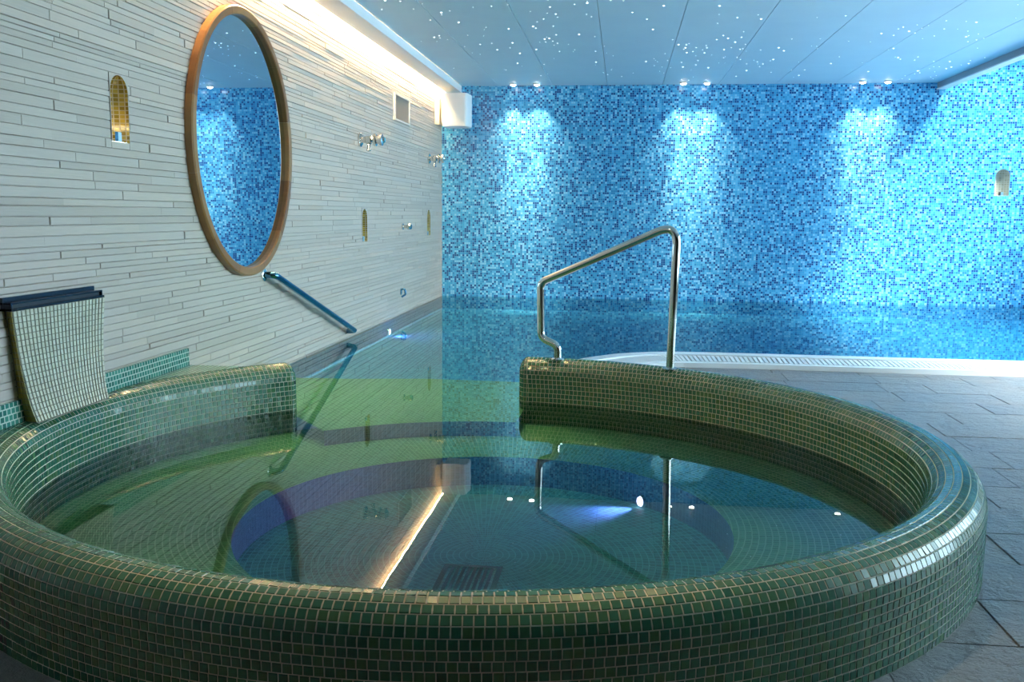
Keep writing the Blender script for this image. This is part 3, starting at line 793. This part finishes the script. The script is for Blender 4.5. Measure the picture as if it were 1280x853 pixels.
hk = empty('wall_hook', (XL, 9.40, .27))  # small dark hook on a round plate
under(MB().lathe([(.036, 0), (.036, .006), (.030, .010)], (XL-.002, 9.40, .29), (1, 0, 0)).build('cover_plate', 'chrome', smooth=True), hk)
cp_ = bpy.data.objects['cover_plate']
sub(MB().tube(fillet([(XL, 9.40, .31), (XL+.045, 9.40, .32), (XL+.05, 9.40, .26), (XL+.01, 9.40, .235)], .02, 5), .010, 10).build('hook', 'bluereflect', smooth=True), cp_)
tag(hk, 'small dark metal hook on the stone wall just above the pool water', 'hook')
gl = empty('vent_grille', (XL, 9.49, 2.01))
ga, gb, gz0, gz1 = 9.165, 9.82, 2.014, 2.282
under(MB().box((XL-.01, ga, gz0), (XL+.014, gb, gz0+.018)).box((XL-.01, ga, gz1-.018), (XL+.014, gb, gz1)).box((XL-.01, ga, gz0+.018), (XL+.014, ga+.04, gz1-.018)).box((XL-.01, gb-.04, gz0+.018), (XL+.014, gb, gz1-.018)).build('grille_frame', 'gframe'), gl)
under(MB().box((XL-.01, ga+.04, gz0+.018), (XL+.003, gb-.04, gz1-.018)).build('backing', 'grilledark'), gl)
sm = MB().box((XL+.003, 0, gz0+.018), (XL+.010, .022, gz1-.018)).build('slat', 'grille')
for i in range(16):
    o = sm if i == 0 else sm.copy()
    if i: C.objects.link(o)
    under(o, gl); o.location.y = ga+.046+.0355*i
tag(gl, 'rectangular brown vent grille high on the stone wall', 'grille')
# white box in the corner under the ceiling
sp = empty('loudspeaker', (-2.05, 11.3, 2.12))
cv = [(-2.175, 11.15), (-1.895, 11.15), (-1.872, 11.19), (-1.855, 11.40), (-1.90, 11.46), (-2.175, 11.46)]
v = [(x, y, z) for z in (2.135, 2.525) for x, y in cv]; n = len(cv)
o = under(mesh('cabinet', v, [tuple(reversed(range(n))), tuple(range(n, 2*n))]+[(i, (i+1) % n, n+(i+1) % n, n+i) for i in range(n)], 'cabinet'), sp)
bm = bmesh.new(); bm.from_mesh(o.data); bmesh.ops.bevel(bm, geom=bm.edges[:], offset=.008, segments=2, affect='EDGES'); bm.to_mesh(o.data); bm.free()
under(MB().box((-2.19, 11.17, 2.18), (-2.176, 11.44, 2.49)).build('back_plate', 'gframe'), sp)
under(MB().box((-2.22, 11.27, 2.30), (-2.188, 11.33, 2.36)).build('bracket_arm', 'chrome'), sp)
under(MB().box((XL-.003, 11.20, 2.16), (-2.218, 11.40, 2.47)).build('wall_bracket', 'gframe', bevel=.004), sp)
tag(sp, 'white loudspeaker box on a bracket in the corner under the pelmet', 'loudspeaker')

# ------------------------------------------------------------------ ceiling spotlights, stars, underwater lamps
for x in (-1.357, -1.07, .675, .95, 2.725, 3.007):
    yy = YB-.21
    s = empty('ceiling_spotlight', (x, yy, ZC))
    bz = under(MB().lathe([(.046, 0), (.046, -.008), (.038, -.016), (.034, -.018), (.034, -.004)], (x, yy, ZC), (0, 0, 1), 20).build('bezel', 'white', smooth=True), s)
    under(MB().lathe([(.032, -.012), (.028, -.026), (.014, -.032)], (x, yy, ZC), (0, 0, 1), 16).build('lens', 'lens', smooth=True), s)
    for pw, sz, tilt in ((SPOT_W, 74, 8), (SPOT_W*5.0, 26, 4.6)):
        ld = bpy.data.lights.new('spot_beam', 'SPOT'); ld.energy = pw; ld.color = (1, .76, .55); ld.spot_size = math.radians(sz); ld.spot_blend = 1; ld.shadow_soft_size = .03
        lo = bpy.data.objects.new('spot_beam', ld); C.objects.link(lo); lo.parent = s; lo.location = (0, 0, -.045); lo.rotation_euler = (math.radians(tilt), 0, 0)
    tag(s, 'small round ceiling spotlight washing the blue mosaic wall', 'spotlight', 'ceiling spotlights along the blue wall')
for x, y, aim, pw, sz in ((-1.3, 2.3, (.9, 4.4, .2), 1.2, 62), (-1.2, 2.95, (-1.4, 2.20, .3), .8, 42), (-.45, 2.85, (-.5, 2.02, .3), .8, 42), (.2, 2.95, (.45, 2.2, .3), .8, 42), (-1.05, 5.7, (-1.1, 5.2, 0), 1.5, 56)):
    s = empty('ceiling_downlight', (x, y, ZC))
    bz = under(MB().lathe([(.055, 0), (.055, -.006), (.046, -.012), (.042, -.012), (.040, -.003)], (x, y, ZC), (0, 0, 1), 20).build('bezel', 'white', smooth=True), s)
    under(MB().lathe([(.040, -.004), (.030, -.008)], (x, y, ZC), (0, 0, 1), 16).build('lens', 'wlens', smooth=True), s)
    ld = bpy.data.lights.new('downlight_beam', 'SPOT'); ld.energy = WARM_W*pw; ld.color = (1, .72, .34); ld.spot_size = math.radians(sz); ld.spot_blend = .8; ld.shadow_soft_size = .04
    lo = bpy.data.objects.new('downlight_beam', ld); C.objects.link(lo); lo.parent = s; lo.location = (0, 0, -.03)
    lo.rotation_euler = (Vector(aim)-Vector((x, y, ZC))).to_track_quat('-Z', 'Y').to_euler()
    tag(s, 'warm round downlight in the ceiling over the whirlpool', 'downlight', 'warm downlights over the whirlpool')
sb = MB()
def star(x, y, r):
    n = 6; sb.add([(x+r*math.cos(2*PI*i/n), y+r*math.sin(2*PI*i/n), ZC-.0005) for i in range(n)] + [(x, y, ZC-r*.6)], [(i, n, (i+1) % n) for i in range(n)])
rs = random.Random(11)
def okx(x, y): return -1.9 < x < 3.5 and -2.5 < y < 11.35
cen = [(rs.uniform(-1.7, 3.4), rs.uniform(6.2, 11.2)) for _ in range(26)]
cen += [(-.4, 9.4), (-.1, 10.3), (-.6, 8.6)]; cnt = 0
while cnt < 300:
    if rs.random() < .72: cx, cy = rs.choice(cen); x, y = rs.gauss(cx, .22), rs.gauss(cy, .38)
    else: x, y = rs.uniform(-1.9, 3.5), rs.uniform(6, 11.3)
    if okx(x, y): star(x, y, rs.choice((.004, .005, .006, .0075, .010))); cnt += 1
for _ in range(90):
    star(rs.uniform(-1.9, 3.4), rs.uniform(-2, 6), rs.choice((.003, .004, .005)))
st = sb.build('star_lights', 'star')
tag(st, 'scattered tiny star lights in the pale ceiling boards', 'lights', kind='stuff')
def pool_lamp(name, loc, ax, lens, col, power, size, blend, label, r=.05):
    ax = Vector(ax).normalized(); s = empty(name, loc)
    rg = under(MB().lathe([(r*1.25, 0), (r*1.25, .010), (r, .014)], loc, ax, 24).build('lamp_ring', 'chrome', smooth=True), s)
    under(MB().lathe([(r*.98, .012), (r*.8, .022), (r*.3, .026)], loc, ax, 24).build('lamp_lens', lens, smooth=True), s)
    ld = bpy.data.lights.new('lamp_beam', 'SPOT'); ld.energy = power; ld.color = col; ld.spot_size = size; ld.spot_blend = blend; ld.shadow_soft_size = .04
    lo = bpy.data.objects.new('lamp_beam', ld); C.objects.link(lo); lo.parent = s; lo.location = ax*.06; lo.rotation_euler = ax.to_track_quat('-Z', 'Y').to_euler()
    tag(s, label, 'pool lamp')
pool_lamp('underwater_lamp', (XL-.001, 8.86, -.064), (1, .15, -.05), 'ulens', (.50, .42, 1), 9, math.radians(150), .8, 'bluish white underwater lamp in the pool wall below the stone cladding', .03)
a = math.radians(48)
pool_lamp('underwater_lamp', (QX+(QR-.004)*math.cos(a), QY+(QR-.004)*math.sin(a), ZPIT+.026), (-1, -.55, .02), 'ulens2', (.45, .25, 1), 34, math.radians(76), .8, 'violet underwater lamp in the whirlpool pit', .024)
